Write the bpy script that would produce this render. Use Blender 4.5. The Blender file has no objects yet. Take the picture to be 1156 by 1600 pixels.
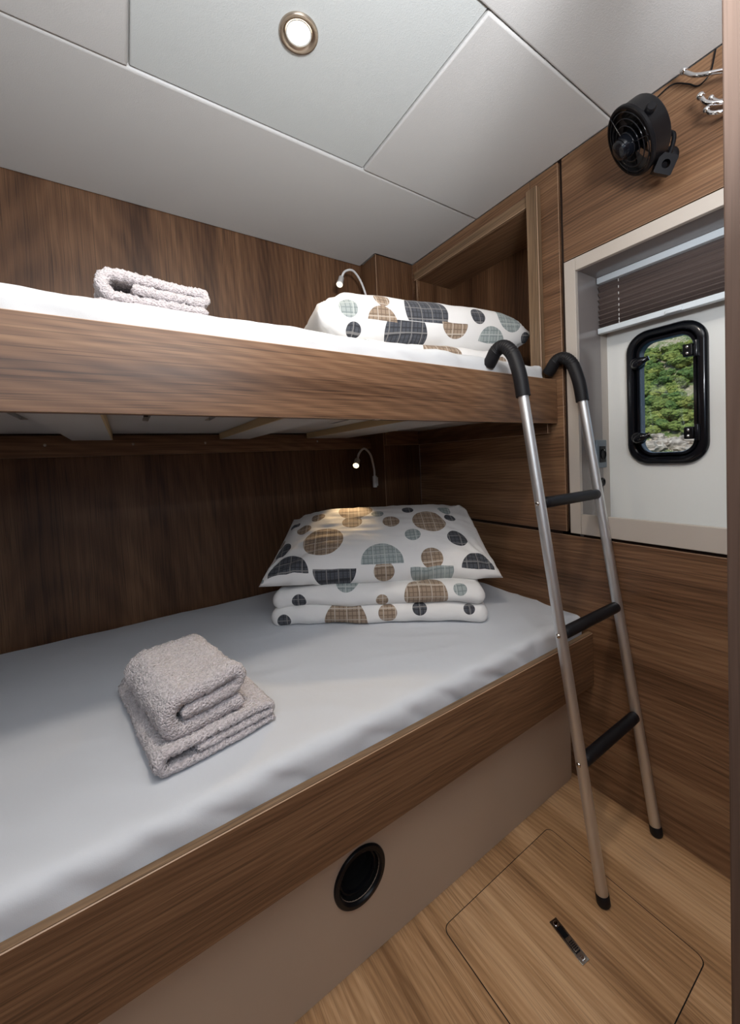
import bpy, bmesh, math, random
from mathutils import Vector, Matrix, noise

random.seed(7)
SC = bpy.context.scene
COL = SC.collection

# ------------------------------------------------------------------ camera
CAM_POS = Vector((-1.16693, -1.54139, 1.06128))
YAW, PITCH, ROLL = 0.583131, 0.039528, -0.045282
def cam_axes():
    a, b, c = YAW, PITCH, ROLL
    d = Vector((math.sin(a)*math.cos(b), math.cos(a)*math.cos(b), -math.sin(b)))
    r = Vector((math.cos(a), -math.sin(a), 0))
    u = r.cross(d)
    return math.cos(c)*r + math.sin(c)*u, -math.sin(c)*r + math.cos(c)*u, d
_r, _u, _d = cam_axes()
cd = bpy.data.cameras.new('camera')
cd.sensor_fit = 'HORIZONTAL'; cd.sensor_width = 36
cd.lens = 601.7694*36/1156
cd.shift_x = (578-593.562)/1156
cd.shift_y = (740.357-800)/1156
cd.clip_start = 0.02; cd.clip_end = 600
cam = bpy.data.objects.new('camera', cd); COL.objects.link(cam)
M = Matrix((( _r.x, _u.x, -_d.x, CAM_POS.x), (_r.y, _u.y, -_d.y, CAM_POS.y), (_r.z, _u.z, -_d.z, CAM_POS.z), (0, 0, 0, 1)))
cam.matrix_world = M
SC.camera = cam

# ------------------------------------------------------------------ world, sun, added lamps, exposure
w = bpy.data.worlds.new('world'); SC.world = w; w.use_nodes = True
bg = w.node_tree.nodes['Background']
bg.inputs[0].default_value = (0.50, 0.66, 0.90, 1); bg.inputs[1].default_value = 0.9

def lamp(name, kind, loc, target, energy, color, **k):
    l = bpy.data.lights.new(name, kind); l.energy = energy; l.color = color
    for a, v in k.items(): setattr(l, a, v)
    o = bpy.data.objects.new(name, l); COL.objects.link(o); o.location = loc
    o.rotation_euler = (Vector(target)-Vector(loc)).to_track_quat('-Z', 'Y').to_euler()
    return o
lamp('sun', 'SUN', (-40, -10, 60), (20, 6, 0), 3.2, (1, .95, .86), angle=.01)
# assumed daylight lamp in the open top of an unseen doorway behind the camera
lamp('assumed_doorway_daylight', 'AREA', (-1.50, -2.12, 1.60), (-1.2, -.8, 1.25), 5, (.86, .93, 1.0), shape='RECTANGLE', size=.7, size_y=.5)
# added fill lamp behind the camera, bounced off the white ceiling
lamp('ceiling_bounce_fill', 'AREA', (-.98, -1.84, 1.42), (-.95, -1.68, 1.95), 33, (.95, .97, 1.0), shape='DISK', size=.35)
# added fill lamp without a fixture, assumed over the standing space, out of frame
lamp('assumed_ceiling_fill', 'AREA', (-1.05, -1.22, 1.94), (-1.05, -1.20, 0), 5.5, (1, .88, .75), shape='DISK', size=.10)

SC.view_settings.view_transform = 'Standard'; SC.view_settings.look = 'None'
SC.view_settings.exposure = 0.0; SC.view_settings.gamma = 1.0
SC.view_settings.use_curve_mapping = False

# ------------------------------------------------------------------ helpers
def rgb(r, g, b):
    f = lambda c: c/12.92 if c <= .04045 else ((c+.055)/1.055)**2.4
    return (f(r/255), f(g/255), f(b/255), 1)

def obj(name, me, mats, parent=None):
    o = bpy.data.objects.new(name, me); COL.objects.link(o)
    if not isinstance(mats, (list, tuple)): mats = [mats]
    if not me.materials:
        for m in mats: me.materials.append(m)
    if parent: o.parent = parent
    return o

def mesh(name, verts, faces, smooth=False, mi=None):
    me = bpy.data.meshes.new(name); me.from_pydata([tuple(v) for v in verts], [], faces); me.update()
    if smooth: me.polygons.foreach_set('use_smooth', [True]*len(me.polygons))
    if mi: me.polygons.foreach_set('material_index', mi)
    return me

def tag(o, label=None, cat=None, group=None, kind=None):
    if label: o['label'] = label
    if cat: o['category'] = cat
    if group: o['group'] = group
    if kind: o['kind'] = kind
    return o

def thing(name, label, cat, loc=(0, 0, 0), group=None, kind=None):
    o = bpy.data.objects.new(name, None); COL.objects.link(o); o.location = loc
    o.empty_display_size = .05
    return tag(o, label, cat, group, kind)

def bm_mesh(name, bm, smooth=False, angle=None):
    bmesh.ops.recalc_face_normals(bm, faces=bm.faces)
    me = bpy.data.meshes.new(name); bm.to_mesh(me); bm.free()
    if smooth: me.polygons.foreach_set('use_smooth', [True]*len(me.polygons))
    if angle is not None: me.set_sharp_from_angle(angle=math.radians(angle))
    return me

def box(name, lo, hi, mats, parent=None, bevel=0.0, seg=2, edge_mat=False, off=None):
    """axis aligned box between two world corners; off = the parent's location"""
    off = Vector(off) if off is not None else (parent.location if parent else Vector())
    lo = Vector(lo)-off; hi = Vector(hi)-off
    bm = bmesh.new(); bmesh.ops.create_cube(bm, size=1)
    for v in bm.verts:
        v.co = Vector([(lo[i]+hi[i])/2 + v.co[i]*(hi[i]-lo[i]) for i in range(3)])
    if bevel:
        r = bmesh.ops.bevel(bm, geom=list(bm.edges), offset=bevel, segments=seg, profile=.5, affect='EDGES')
        for f in r['faces']:
            f.smooth = seg > 1
            if edge_mat: f.material_index = 1
    return obj(name, bm_mesh(name, bm), mats, parent)

def tube_mesh(name, pts, rad, seg=16, caps=True, closed=False):
    pts = [Vector(p) for p in pts]; n = len(pts)
    rads = rad if isinstance(rad, (list, tuple)) else [rad]*n
    verts, faces = [], []
    prev = None
    for i, p in enumerate(pts):
        a = pts[(i-1) % n] if (closed or i > 0) else p
        b = pts[(i+1) % n] if (closed or i < n-1) else p
        t = (b-a).normalized()
        if prev is None:
            ref = Vector((0, 0, 1)) if abs(t.z) < .9 else Vector((1, 0, 0))
            nx = ref.cross(t).normalized()
        else:
            nx = (prev - t*prev.dot(t)).normalized()
        prev = nx; ny = t.cross(nx)
        for k in range(seg):
            an = 2*math.pi*k/seg
            verts.append(p + rads[i]*(math.cos(an)*nx + math.sin(an)*ny))
    m = n if closed else n-1
    for i in range(m):
        for k in range(seg):
            a = i*seg+k; b = i*seg+(k+1) % seg; c = ((i+1) % n)*seg+(k+1) % seg; d = ((i+1) % n)*seg+k
            faces.append((a, b, c, d))
    if caps and not closed:
        faces.append(tuple(range(seg-1, -1, -1))); faces.append(tuple((n-1)*seg+k for k in range(seg)))
    me = mesh(name, verts, faces, True)
    me.set_sharp_from_angle(angle=math.radians(50))
    return me

def frame_of(n):
    n = Vector(n).normalized()
    a = n.cross(Vector((0, 0, 1)))
    if a.length < .01: a = Vector((1, 0, 0))
    a.normalize(); return a, n.cross(a), n

def lathe(name, prof, origin, axis, seg=40, smooth=True):
    """profile [(radius, distance along axis)] spun about axis through origin"""
    a, b, n = frame_of(axis); o = Vector(origin); verts, faces = [], []
    for r, h in prof:
        for k in range(seg):
            t = 2*math.pi*k/seg
            verts.append(o + n*h + r*(math.cos(t)*a + math.sin(t)*b))
    for i in range(len(prof)-1):
        for k in range(seg):
            k2 = (k+1) % seg
            faces.append((i*seg+k, i*seg+k2, (i+1)*seg+k2, (i+1)*seg+k))
    bm = bmesh.new(); vs = [bm.verts.new(v) for v in verts]
    for f in faces: bm.faces.new([vs[i] for i in f])
    bmesh.ops.remove_doubles(bm, verts=bm.verts, dist=1e-6)
    me = bm_mesh(name, bm, smooth)
    if smooth: me.set_sharp_from_angle(angle=math.radians(40))
    return me

def arc_pts(f, n): return [f(i/(n-1)) for i in range(n)]

def smooth_path(pts, n):
    """Catmull-Rom through points"""
    P = [Vector(p) for p in pts]; P = [2*P[0]-P[1]] + P + [2*P[-1]-P[-2]]; out = []
    m = len(P)-3
    for i in range(n):
        t = i/(n-1)*m; k = min(int(t), m-1); t -= k
        a, b, c, d = P[k:k+4]
        out.append(.5*((2*b) + (c-a)*t + (2*a-5*b+4*c-d)*t*t + (3*b-a-3*c+d)*t**3))
    return out

def soft_box(size, r, res):
    """rounded box surface grid, centred: verts, faces"""
    sx, sy, sz = size; n = [max(2, int(round(s/res))) for s in size]
    bm = bmesh.new(); cache = {}
    def vert(p):
        k = tuple(round(c, 6) for c in p)
        if k not in cache:
            q = Vector(p); inner = Vector([max(-(size[i]/2-r), min(size[i]/2-r, q[i])) for i in range(3)])
            d = q-inner
            if d.length > 1e-9: q = inner + d.normalized()*r
            cache[k] = bm.verts.new(q)
        return cache[k]
    def co(i, k): return -size[i]/2 + size[i]*k/n[i]
    for ax in range(3):
        a, b = [(1, 2), (2, 0), (0, 1)][ax]
        for s in (-1, 1):
            for i in range(n[a]):
                for j in range(n[b]):
                    q = []
                    for di, dj in ((0, 0), (1, 0), (1, 1), (0, 1)):
                        p = [0, 0, 0]; p[ax] = s*size[ax]/2; p[a] = co(a, i+di); p[b] = co(b, j+dj); q.append(vert(p))
                    if s < 0: q.reverse()
                    if len(set(q)) >= 3:
                        try: bm.faces.new(q)
                        except ValueError: pass
    return bm

def fbm(p, s, o=3): return noise.fractal(Vector(p)*s, 1.0, 2.0, o)

# ------------------------------------------------------------------ materials
class NT:
    def __init__(s, name):
        s.m = bpy.data.materials.new(name); s.m.use_nodes = True; s.t = s.m.node_tree
        s.b = s.t.nodes['Principled BSDF']
    def n(s, typ, **k):
        x = s.t.nodes.new(typ)
        for a, v in k.items():
            if a.startswith('i_'): x.inputs[a[2:].replace('_', ' ')].default_value = v
            else: setattr(x, a, v)
        return x
    def l(s, a, b): s.t.links.new(a, b)
    def math(s, op, a, b=None, clamp=False):
        x = s.t.nodes.new('ShaderNodeMath'); x.operation = op; x.use_clamp = clamp
        for i, v in enumerate((a, b)):
            if v is None: continue
            if isinstance(v, (int, float)): x.inputs[i].default_value = v
            else: s.l(v, x.inputs[i])
        return x.outputs[0]
    def vmath(s, op, a, b=None):
        x = s.t.nodes.new('ShaderNodeVectorMath'); x.operation = op
        for i, v in enumerate((a, b)):
            if v is None: continue
            if isinstance(v, (tuple, list, Vector)): x.inputs[i].default_value = tuple(v)
            else: s.l(v, x.inputs[i])
        return x
    def mix(s, fac, a, b, mode='MIX'):
        x = s.t.nodes.new('ShaderNodeMix'); x.data_type = 'RGBA'; x.blend_type = mode
        for i, v in ((0, fac), (6, a), (7, b)):
            if isinstance(v, (int, float)): x.inputs[i].default_value = v
            elif isinstance(v, (tuple, list)): x.inputs[i].default_value = v
            else: s.l(v, x.inputs[i])
        return x.outputs[2]
    def ramp(s, fac, stops):
        x = s.t.nodes.new('ShaderNodeValToRGB'); e = x.color_ramp.elements
        while len(e) < len(stops): e.new(.5)
        for i, (p, c) in enumerate(stops): e[i].position = p; e[i].color = c
        s.l(fac, x.inputs[0]); return x.outputs[0]
    def coord(s): return s.t.nodes.new('ShaderNodeTexCoord').outputs['Object']
    def mapping(s, vec, scale, loc=(0, 0, 0), rot=(0, 0, 0)):
        x = s.t.nodes.new('ShaderNodeMapping'); s.l(vec, x.inputs[0])
        x.inputs['Scale'].default_value = scale; x.inputs['Location'].default_value = loc; x.inputs['Rotation'].default_value = rot
        return x.outputs[0]
    def noise(s, vec, scale, detail=4, dist=0.0, rough=.5):
        x = s.t.nodes.new('ShaderNodeTexNoise'); s.l(vec, x.inputs['Vector'])
        x.inputs['Scale'].default_value = scale; x.inputs['Detail'].default_value = detail
        x.inputs['Distortion'].default_value = dist; x.inputs['Roughness'].default_value = rough
        return x.outputs['Fac']
    def bump(s, h, strength=.3, dist=.001):
        x = s.t.nodes.new('ShaderNodeBump'); x.inputs['Strength'].default_value = strength; x.inputs['Distance'].default_value = dist
        s.l(h, x.inputs['Height']); s.l(x.outputs[0], s.b.inputs['Normal'])
    def set(s, **k):
        for a, v in k.items(): s.b.inputs[a.replace('_', ' ')].default_value = v
        return s

def plain(name, col, rough=.5, metal=0.0, spec=.5, bump=None, **k):
    t = NT(name); t.set(Base_Color=col, Roughness=rough, Metallic=metal)
    t.b.inputs['Specular IOR Level'].default_value = spec
    if bump:
        sc, st, di = bump; t.bump(t.noise(t.coord(), sc, 5), st, di)
    for a, v in k.items(): t.b.inputs[a.replace('_', ' ')].default_value = v
    return t.m

def wood(name, axis, dark, mid, light, broad=7.0, rough=.42, seed=0, contrast=1.0, pore=.55, coat=0.0):
    t = NT(name); c = t.coord(); i = 'xyz'.index(axis)
    def sc(al, ac): return tuple(al if k == i else ac for k in range(3))
    off = (seed*1.7, seed*2.3, seed*.9)
    # gentle sideways wander of the fibres
    wn = t.t.nodes.new('ShaderNodeTexNoise'); t.l(t.mapping(c, sc(1.0, 3.0), off), wn.inputs['Vector']); wn.inputs['Scale'].default_value = 1.3; wn.inputs['Detail'].default_value = 2
    dv_ = t.vmath('SCALE', t.vmath('SUBTRACT', wn.outputs['Color'], (.5, .5, .5)).outputs[0]); dv_.inputs['Scale'].default_value = .022
    cw = t.vmath('ADD', c, dv_.outputs[0]).outputs[0]
    n1 = t.noise(t.mapping(cw, sc(.30, broad), off), 1.0, 2, .3)
    n2 = t.noise(t.mapping(cw, sc(.30, 48), off), 1.0, 3, 0, .6)
    n3 = t.noise(t.mapping(cw, sc(.9, 190), off), 1.0, 3, 0, .6)
    # cathedral figure
    wv = t.t.nodes.new('ShaderNodeTexWave'); wv.wave_type = 'RINGS'; wv.rings_direction = 'SPHERICAL'
    t.l(t.mapping(cw, sc(.50, 4.6), (off[0]+.9, off[1]+.3, off[2]+.4)), wv.inputs['Vector'])
    wv.inputs['Scale'].default_value = 9.0; wv.inputs['Distortion'].default_value = 4.0
    wv.inputs['Detail'].default_value = 2; wv.inputs['Detail Scale'].default_value = .8; wv.inputs['Detail Roughness'].default_value = .5
    f = t.math('MULTIPLY', n1, .46*contrast)
    f = t.math('ADD', f, t.math('MULTIPLY', n2, .24*contrast))
    f = t.math('ADD', f, t.math('MULTIPLY', n3, .20*contrast))
    f = t.math('ADD', f, t.math('MULTIPLY', wv.outputs['Fac'], .055*contrast))
    f = t.math('ADD', f, .5-.4775*contrast, True)
    col = t.ramp(f, [(.37, dark), (.5, mid), (.63, light)])
    po = t.noise(t.mapping(cw, sc(4, 520), off), 1.0, 2)
    pm = t.ramp(po, [(.34, (pore, pore, pore, 1)), (.47, (1, 1, 1, 1))])
    col = t.mix(1.0, col, pm, 'MULTIPLY')
    t.l(col, t.b.inputs['Base Color'])
    t.l(t.math('ADD', t.math('MULTIPLY', n2, .18), rough-.09), t.b.inputs['Roughness'])
    t.b.inputs['Specular IOR Level'].default_value = .4
    t.bump(t.math('ADD', po, n2), .12, .0006)
    return t.m

WD, WM, WL = (.088, .042, .020, 1), (.190, .099, .051, 1), (.300, .174, .094, 1)
wood_x = wood('walnut_grain_long', 'x', WD, WM, WL, seed=1)
wood_xu = wood('walnut_board_upper', 'x', WD, WM, WL, seed=4)
wood_y = wood('walnut_grain_across', 'y', WD, WM, WL, seed=2)
wood_z = wood('walnut_grain_upright', 'z', (.055, .024, .011, 1), (.118, .056, .026, 1), (.185, .096, .047, 1), broad=9, seed=3)
wood_frame = wood('oak_edge_strip', 'y', (.12, .075, .042, 1), (.22, .14, .08, 1), (.33, .22, .13, 1), broad=30, seed=5)
wood_frame_z = wood('oak_edge_strip_upright', 'z', (.12, .075, .042, 1), (.22, .14, .08, 1), (.33, .22, .13, 1), broad=30, seed=6)
wood_lip = wood('board_top_edge', 'x', (.12, .072, .04, 1), (.20, .125, .07, 1), (.28, .18, .10, 1), broad=40, seed=8)
wood_floor = wood('floor_laminate', 'y', (.22, .115, .052, 1), (.41, .235, .115, 1), (.58, .365, .20, 1), broad=11, rough=.38, seed=9, pore=.7)
wood_post = wood('door_post_veneer', 'z', (.088, .056, .043, 1), (.118, .076, .059, 1), (.15, .10, .079, 1), broad=14, rough=.5, seed=11, contrast=.8, pore=.85)
edge_band = plain('edge_band', (.42, .27, .17, 1), .4)
gap_dark = plain('joint_shadow_board', (.028, .014, .009, 1), .7)

def leather(name, col):
    t = NT(name); t.set(Base_Color=col, Roughness=.52); t.b.inputs['Specular IOR Level'].default_value = .35
    v = t.t.nodes.new('ShaderNodeTexVoronoi'); v.inputs['Scale'].default_value = 420; t.l(t.coord(), v.inputs['Vector'])
    t.bump(v.outputs['Distance'], .22, .0008); return t.m
vinyl = leather('ceiling_vinyl', (.58, .575, .565, 1))
vinyl_c = leather('ceiling_vinyl_hatch', (.56, .585, .58, 1))
cream = plain('cream_laminate', (.46, .36, .275, 1), .38)
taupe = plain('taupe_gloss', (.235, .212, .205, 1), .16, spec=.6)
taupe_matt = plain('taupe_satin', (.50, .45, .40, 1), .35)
white_panel = plain('white_gelcoat', (.88, .90, .88, 1), .3)
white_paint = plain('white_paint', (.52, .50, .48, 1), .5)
white_plastic = plain('white_plastic', (.78, .78, .77, 1), .35)
alu_white = plain('blind_rail_enamel', (.70, .77, .82, 1), .3)
black_plastic = plain('black_plastic', (.006, .006, .0075, 1), .35, spec=.2)
black_gloss = plain('black_gloss', (.006, .007, .010, 1), .12, spec=.45)
rubber = plain('black_rubber', (.007, .007, .009, 1), .5, spec=.3, bump=(600, .15, .0004))
matt_black = plain('matt_black', (.004, .004, .004, 1), .85, spec=.15)
brushed = plain('anodised_aluminium', (.74, .75, .76, 1), .46, 1.0)
nickel = plain('satin_nickel', (.52, .44, .36, 1), .28, 1.0)
chrome = plain('chrome', (.85, .85, .86, 1), .06, 1.0)
steel = plain('stainless_steel', (.66, .64, .60, 1), .2, 1.0)
pine = plain('raw_plywood_edge', (.52, .38, .20, 1), .6)
socket_grey = plain('socket_grey', (.16, .20, .235, 1), .4)
def emit(name, col, s):
    t = NT(name); t.set(Base_Color=(1, 1, 1, 1)); t.b.inputs['Emission Color'].default_value = col; t.b.inputs['Emission Strength'].default_value = s; return t.m
glow_big = emit('downlight_lens', (1, .86, .66, 1), 9)
glow_small = emit('reading_lamp_led', (1, .78, .48, 1), 5)

def cloth(name, col, scale=900):
    t = NT(name); t.set(Base_Color=col, Roughness=.85); t.b.inputs['Sheen Weight'].default_value = .15
    c = t.coord()
    a = t.noise(t.mapping(c, (1, 1, 1)), 14, 4, .6)
    t.bump(t.math('ADD', a, t.math('MULTIPLY', t.noise(c, scale, 2), .12)), .25, .004); return t.m
sheet = cloth('cotton_sheet', (.60, .625, .665, 1))
sheet_up = cloth('cotton_sheet_white', (.60, .615, .63, 1))
def terry():
    t = NT('terry_towel'); t.set(Roughness=.95); t.b.inputs['Sheen Weight'].default_value = .5; t.b.inputs['Sheen Roughness'].default_value = .6
    c = t.coord(); v = t.t.nodes.new('ShaderNodeTexVoronoi'); v.inputs['Scale'].default_value = 300; t.l(c, v.inputs['Vector'])
    nz = t.noise(c, 190, 3)
    t.l(t.ramp(t.math('ADD', t.math('MULTIPLY', nz, .6), t.math('MULTIPLY', v.outputs['Distance'], .5)), [(.28, (.42, .37, .385, 1)), (.62, (.66, .60, .615, 1))]), t.b.inputs['Base Color'])
    t.bump(t.math('SUBTRACT', nz, v.outputs['Distance']), 1.0, .0036); return t.m
towel_mat = terry()

# ------------------------------------------------------------------ room dimensions
H = 1.95
XP, YP = -.2037, -.1227          # corner pilaster
YU, UT, UB = -.823, 1.2876, 1.1486      # upper bunk board
YF, ZT, ZB = -.9193, .4965, .3338       # lower bunk board
YB = -.8514                              # cream base panel
YG = -.8438                              # vertical joint in the end wall
ZL = .7894                               # top of the lower end wall panel
XL, YN = -2.06, -2.24

# ------------------------------------------------------------------ setting
floor = box('floor', (XL, YN, -.04), (.20, .03, 0), wood_floor); tag(floor, 'light oak laminate cabin floor', kind='structure')
wb = box('wall_back', (XL, 0, 0), (.2, .03, H+.03), wood_z); tag(wb, 'dark walnut laminate wall behind the bunks', kind='structure')
wl = box('wall_left', (XL-.03, YN, -.04), (XL, .03, H+.03), wood_z); tag(wl, 'walnut wall at the foot of the bunks', kind='structure')
# unseen wall behind the camera; lower doorway closed to keep light off low surfaces
bm = bmesh.new()
def add_box(bm, lo, hi, mi=0):
    r = bmesh.ops.create_cube(bm, size=1)
    for v in r['verts']: v.co = Vector([(lo[i]+hi[i])/2 + v.co[i]*(hi[i]-lo[i]) for i in range(3)])
    for f in {f for v in r['verts'] for f in v.link_faces}: f.material_index = mi
    return r['verts']
add_box(bm, (XL, YN-.03, 0), (-1.85, YN, H)); add_box(bm, (-.78, YN-.03, 0), (.2, YN, H)); add_box(bm, (-1.85, YN-.03, 1.9), (-.78, YN, H)); add_box(bm, (-1.85, YN-.03, 0), (-.78, YN, 1.15))
wf = obj('wall_front', bm_mesh('wall_front', bm), wood_z); tag(wf, 'unseen walnut wall behind the camera, doorway closed below to block light', kind='structure')

# ceiling with padded panels
ceil = box('ceiling', (XL, YN-.03, H+.012), (.2, .03, H+.05), vinyl); tag(ceil, 'white padded cabin ceiling made of panels', kind='structure')
def pad(lo, hi, z, mat, r=.005):
    return box('panel', (lo[0], lo[1], z), (hi[0], hi[1], H+.014), mat, ceil, bevel=r, seg=4, off=(0, 0, 0))
XS, XS2, YS1, YS2 = -.5021, -1.1083, -.5147, -1.0085
g = .0012
# long back panel, notched round the pilaster
bm = bmesh.new()
pl = [(XL, 0), (XP-.004, 0), (XP-.004, YP-.004), (0, YP-.004), (0, YS1+g), (XL, YS1+g)]
vs = [bm.verts.new((x, y, H)) for x, y in pl]; f = bm.faces.new(vs)
ex = bmesh.ops.extrude_face_region(bm, geom=[f])
for v in [e for e in ex['geom'] if isinstance(e, bmesh.types.BMVert)]: v.co.z = H+.014
low = [e for e in bm.edges if all(abs(v.co.z-H) < 1e-5 for v in e.verts)]
r_ = bmesh.ops.bevel(bm, geom=low, offset=.006, segments=4, profile=.5, affect='EDGES')
for ff in r_['faces']: ff.smooth = True
obj('panel', bm_mesh('panel', bm), vinyl, ceil)
hatch_p = pad((XS2+g, YS2+g), (XS-g, YS1-g), H+.005, vinyl_c, .004)
pad((XS+g, YS2+g), (0, YS1-g), H, vinyl)
pad((XL, YN), (XS2-g, YS1-g), H, vinyl)
pad((XS2+g, YN), (0, YS2-g), H, vinyl)

# end wall with the window: dark backing and laminate panels in front of it
end = thing('wall_right', 'walnut panelled end wall with a niche and a porthole', None, (0, 0, 0), kind='structure')
WM2 = [wood_y, edge_band]
def wallbox(name, lo, hi, mats=None, bevel=.0009, seg=1, em=True):
    return box(name, lo, hi, mats or WM2, end, bevel=bevel, seg=seg, edge_mat=em, off=(0, 0, 0))
NT_, NYL, NYR, NX = 1.869, -.157, -.745, .207      # niche top, left, right, depth
NB = 1.20                                          # niche floor (hidden by the bunk)
PT = .012
# panel around the niche
wallbox('panel', (0, YG, ZL+.012), (PT, YP+.001, NB))                         # below the bunk
wallbox('panel', (0, NYL, NB), (PT, YP+.001, H), bevel=.0004)
wallbox('panel', (0, NYR, NT_), (PT, NYL, H), bevel=.0004)
wallbox('panel', (0, YG, NB), (PT, NYR-.002, H))
# niche box
wallbox('niche_back', (NX, NYR-.02, NB-.02), (NX+.012, NYL+.02, NT_+.02), [wood_z, edge_band], 0)
wallbox('niche_top', (0.0121, NYR-.02, NT_), (NX, NYL+.02, NT_+.012), None, 0)
wallbox('niche_side', (0.0121, NYL, NB), (NX, NYL+.012, NT_), [wood_z, edge_band], 0)
wallbox('niche_side', (0.0121, NYR-.012, NB), (NX, NYR, NT_), [wood_z, edge_band], 0)
wallbox('niche_floor', (0.0121, NYR-.02, NB-.012), (NX, NYL+.02, NB), None, 0)
# niche frame strips
nf = thing('trim_4', 'oak strips framing the niche in the end wall', None, kind='structure')
def nfb(name, lo, hi, mats, bv): return box(name, lo, hi, mats, nf, bevel=bv, seg=1, edge_mat=True, off=(0, 0, 0))
nfb('niche_rail', (-.010, NYR, NT_), (-.0002, NYL+.012, NT_+.034), [wood_frame, edge_band], .0015)
nfb('niche_stile', (-.022, NYR-.040, UT-.04), (-.0002, NYR, NT_+.040), [wood_frame_z, edge_band], .0015)
nfb('niche_stile', (-.006, NYL, UT-.04), (-.0002, NYL+.014, NT_+.034), [wood_z, edge_band], .0010)
# right upper panel above the window, lower full-width panel
YR = -1.66
WZ1, WZ0 = 1.638, .7985            # window surround outer top and bottom
wallbox('panel', (0, YR, WZ1+.004), (PT, YG-.013, H))
wallbox('panel', (0, YR, -.001), (PT, .0, ZL))
wallbox('panel', (0, YR-.6, 0), (PT, YR-.002, H))
# dark backing behind the joints
def back(lo, hi): return box('backing', lo, hi, gap_dark, end, off=(0, 0, 0))
back((.0125, YG-.03, ZL-.02), (.02, YG+.02, H+.012)); back((.0125, YR, WZ1-.008), (.02, YG-.01, WZ1+.02)); back((.0125, YR, ZL-.02), (.0127, -.1, ZL+.02))
# pilaster in the corner
pil = box('trim_3', (XP, YP, 0), (-.0003, -.0003, H+.002), [wood_z, edge_band], None, bevel=.0012, seg=1, edge_mat=True); tag(pil, 'walnut corner pilaster between the back wall and the end wall', kind='structure')

# window surround (taupe) : front stile, rail, low lip, jambs
YJ, YJR = -.892, -1.44
sur = thing('trim_1', 'taupe surround of the recessed window in the end wall', None, kind='structure')
def sb(name, lo, hi, m, bev=.0015): return box(name, lo, hi, m, sur, bevel=bev, seg=2, off=(0, 0, 0))
sb('stile', (-.002, YJ, WZ0), (.012, YG-.0135, WZ1), taupe_matt)
sb('stile', (-.002, YJR-.04, WZ0), (.012, YJR, WZ1), taupe_matt)
sb('rail', (-.002, YJR, 1.6005), (.012, YJ-.0002, WZ1), taupe_matt)
sb('lip', (-.002, YJR, WZ0), (.012, YJ-.0004, .8605), taupe_matt)
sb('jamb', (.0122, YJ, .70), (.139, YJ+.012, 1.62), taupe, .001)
sb('jamb_return', (.1392, YJ+.004, .70), (.20, YJ+.016, 1.62), taupe_matt, .0005)
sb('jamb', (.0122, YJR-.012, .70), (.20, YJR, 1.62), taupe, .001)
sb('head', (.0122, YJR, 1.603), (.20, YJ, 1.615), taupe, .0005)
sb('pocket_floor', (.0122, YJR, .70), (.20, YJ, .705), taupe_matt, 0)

# ------------------------------------------------------------------ porthole window
PX = .188
PC = (-1.0520, 1.2105); PW, PH = .2065, .409         # outer frame
def rrect(cy, cz, w, h, r, seg=10):
    pts = []
    for qx, qz, a0 in ((1, 1, 0), (-1, 1, 90), (-1, -1, 180), (1, -1, 270)):
        for k in range(seg+1):
            a = math.radians(a0 + 90*k/seg)
            pts.append((cy + qx*(w/2-r) + r*math.cos(a), cz + qz*(h/2-r) + r*math.sin(a)))
    return pts
def loft(name, rings, closed_ring=False):
    """rings of (x, [(y,z)]) -> skin"""
    n = len(rings[0][1]); verts = []; faces = []
    for x, pts in rings: verts += [(x, y, z) for y, z in pts]
    m = len(rings)
    for i in range(m if closed_ring else m-1):
        j = (i+1) % m
        for k in range(n):
            k2 = (k+1) % n; faces.append((i*n+k, i*n+k2, j*n+k2, j*n+k))
    bm = bmesh.new(); vs = [bm.verts.new(v) for v in verts]
    for f in faces: bm.faces.new([vs[i] for i in f])
    me = bm_mesh(name, bm, True); me.set_sharp_from_angle(angle=math.radians(35)); return me
# hull panel with the opening
inner = rrect(PC[0], PC[1], PW-.03, PH-.03, .055)
n_in = len(inner)
def rect_match(pts, y0, y1, z0, z1):
    out = []; cy, cz = PC
    for y, z in pts:
        dy, dz = y-cy, z-cz
        s = min(((y1-cy)/dy if dy > 1e-9 else (y0-cy)/dy if dy < -1e-9 else 1e9), ((z1-cz)/dz if dz > 1e-9 else (z0-cz)/dz if dz < -1e-9 else 1e9))
        out.append((cy+dy*s, cz+dz*s))
    return out
outer = rect_match(inner, YJR, YJ+.02, .69, 1.62)
win = thing('window_1', 'black framed porthole with green hillside behind it', None, kind='structure')
hull = obj('hull_panel', loft('hull_panel', [(PX, outer), (PX, inner), (PX+.05, inner), (PX+.05, outer)], True), white_panel, win)
hull.data.polygons.foreach_set('use_smooth', [False]*len(hull.data.polygons))
# outer hull skin closing the rest of the end
outer2 = rect_match(inner, YN-.05, .04, -.05, H+.06)
skin = obj('hull_skin', loft('hull_skin', [(.245, outer2), (.245, inner), (.262, inner), (.262, outer2)], True), white_panel, end)
skin.data.polygons.foreach_set('use_smooth', [False]*len(skin.data.polygons))
R0 = .062
def ring(d, x): return (x, rrect(PC[0], PC[1], PW-2*d, PH-2*d, max(.015, R0-d*.75)))
frame = obj('frame', loft('frame', [ring(-.000, PX-.0005), ring(.000, PX-.008), ring(.004, PX-.014), ring(.010, PX-.0165), ring(.020, PX-.0165), ring(.0225, PX-.014), ring(.0235, PX+.006), ring(.031, PX+.010), ring(.032, PX+.04), ring(.014, PX+.04)], True), black_gloss, win)
pane_frame = obj('pane_frame', loft('pane_frame', [ring(.0255, PX+.000), ring(.028, PX-.004), ring(.035, PX-.004), ring(.0365, PX+.000), ring(.0365, PX+.008), ring(.0255, PX+.008)], True), black_gloss, win)
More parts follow.
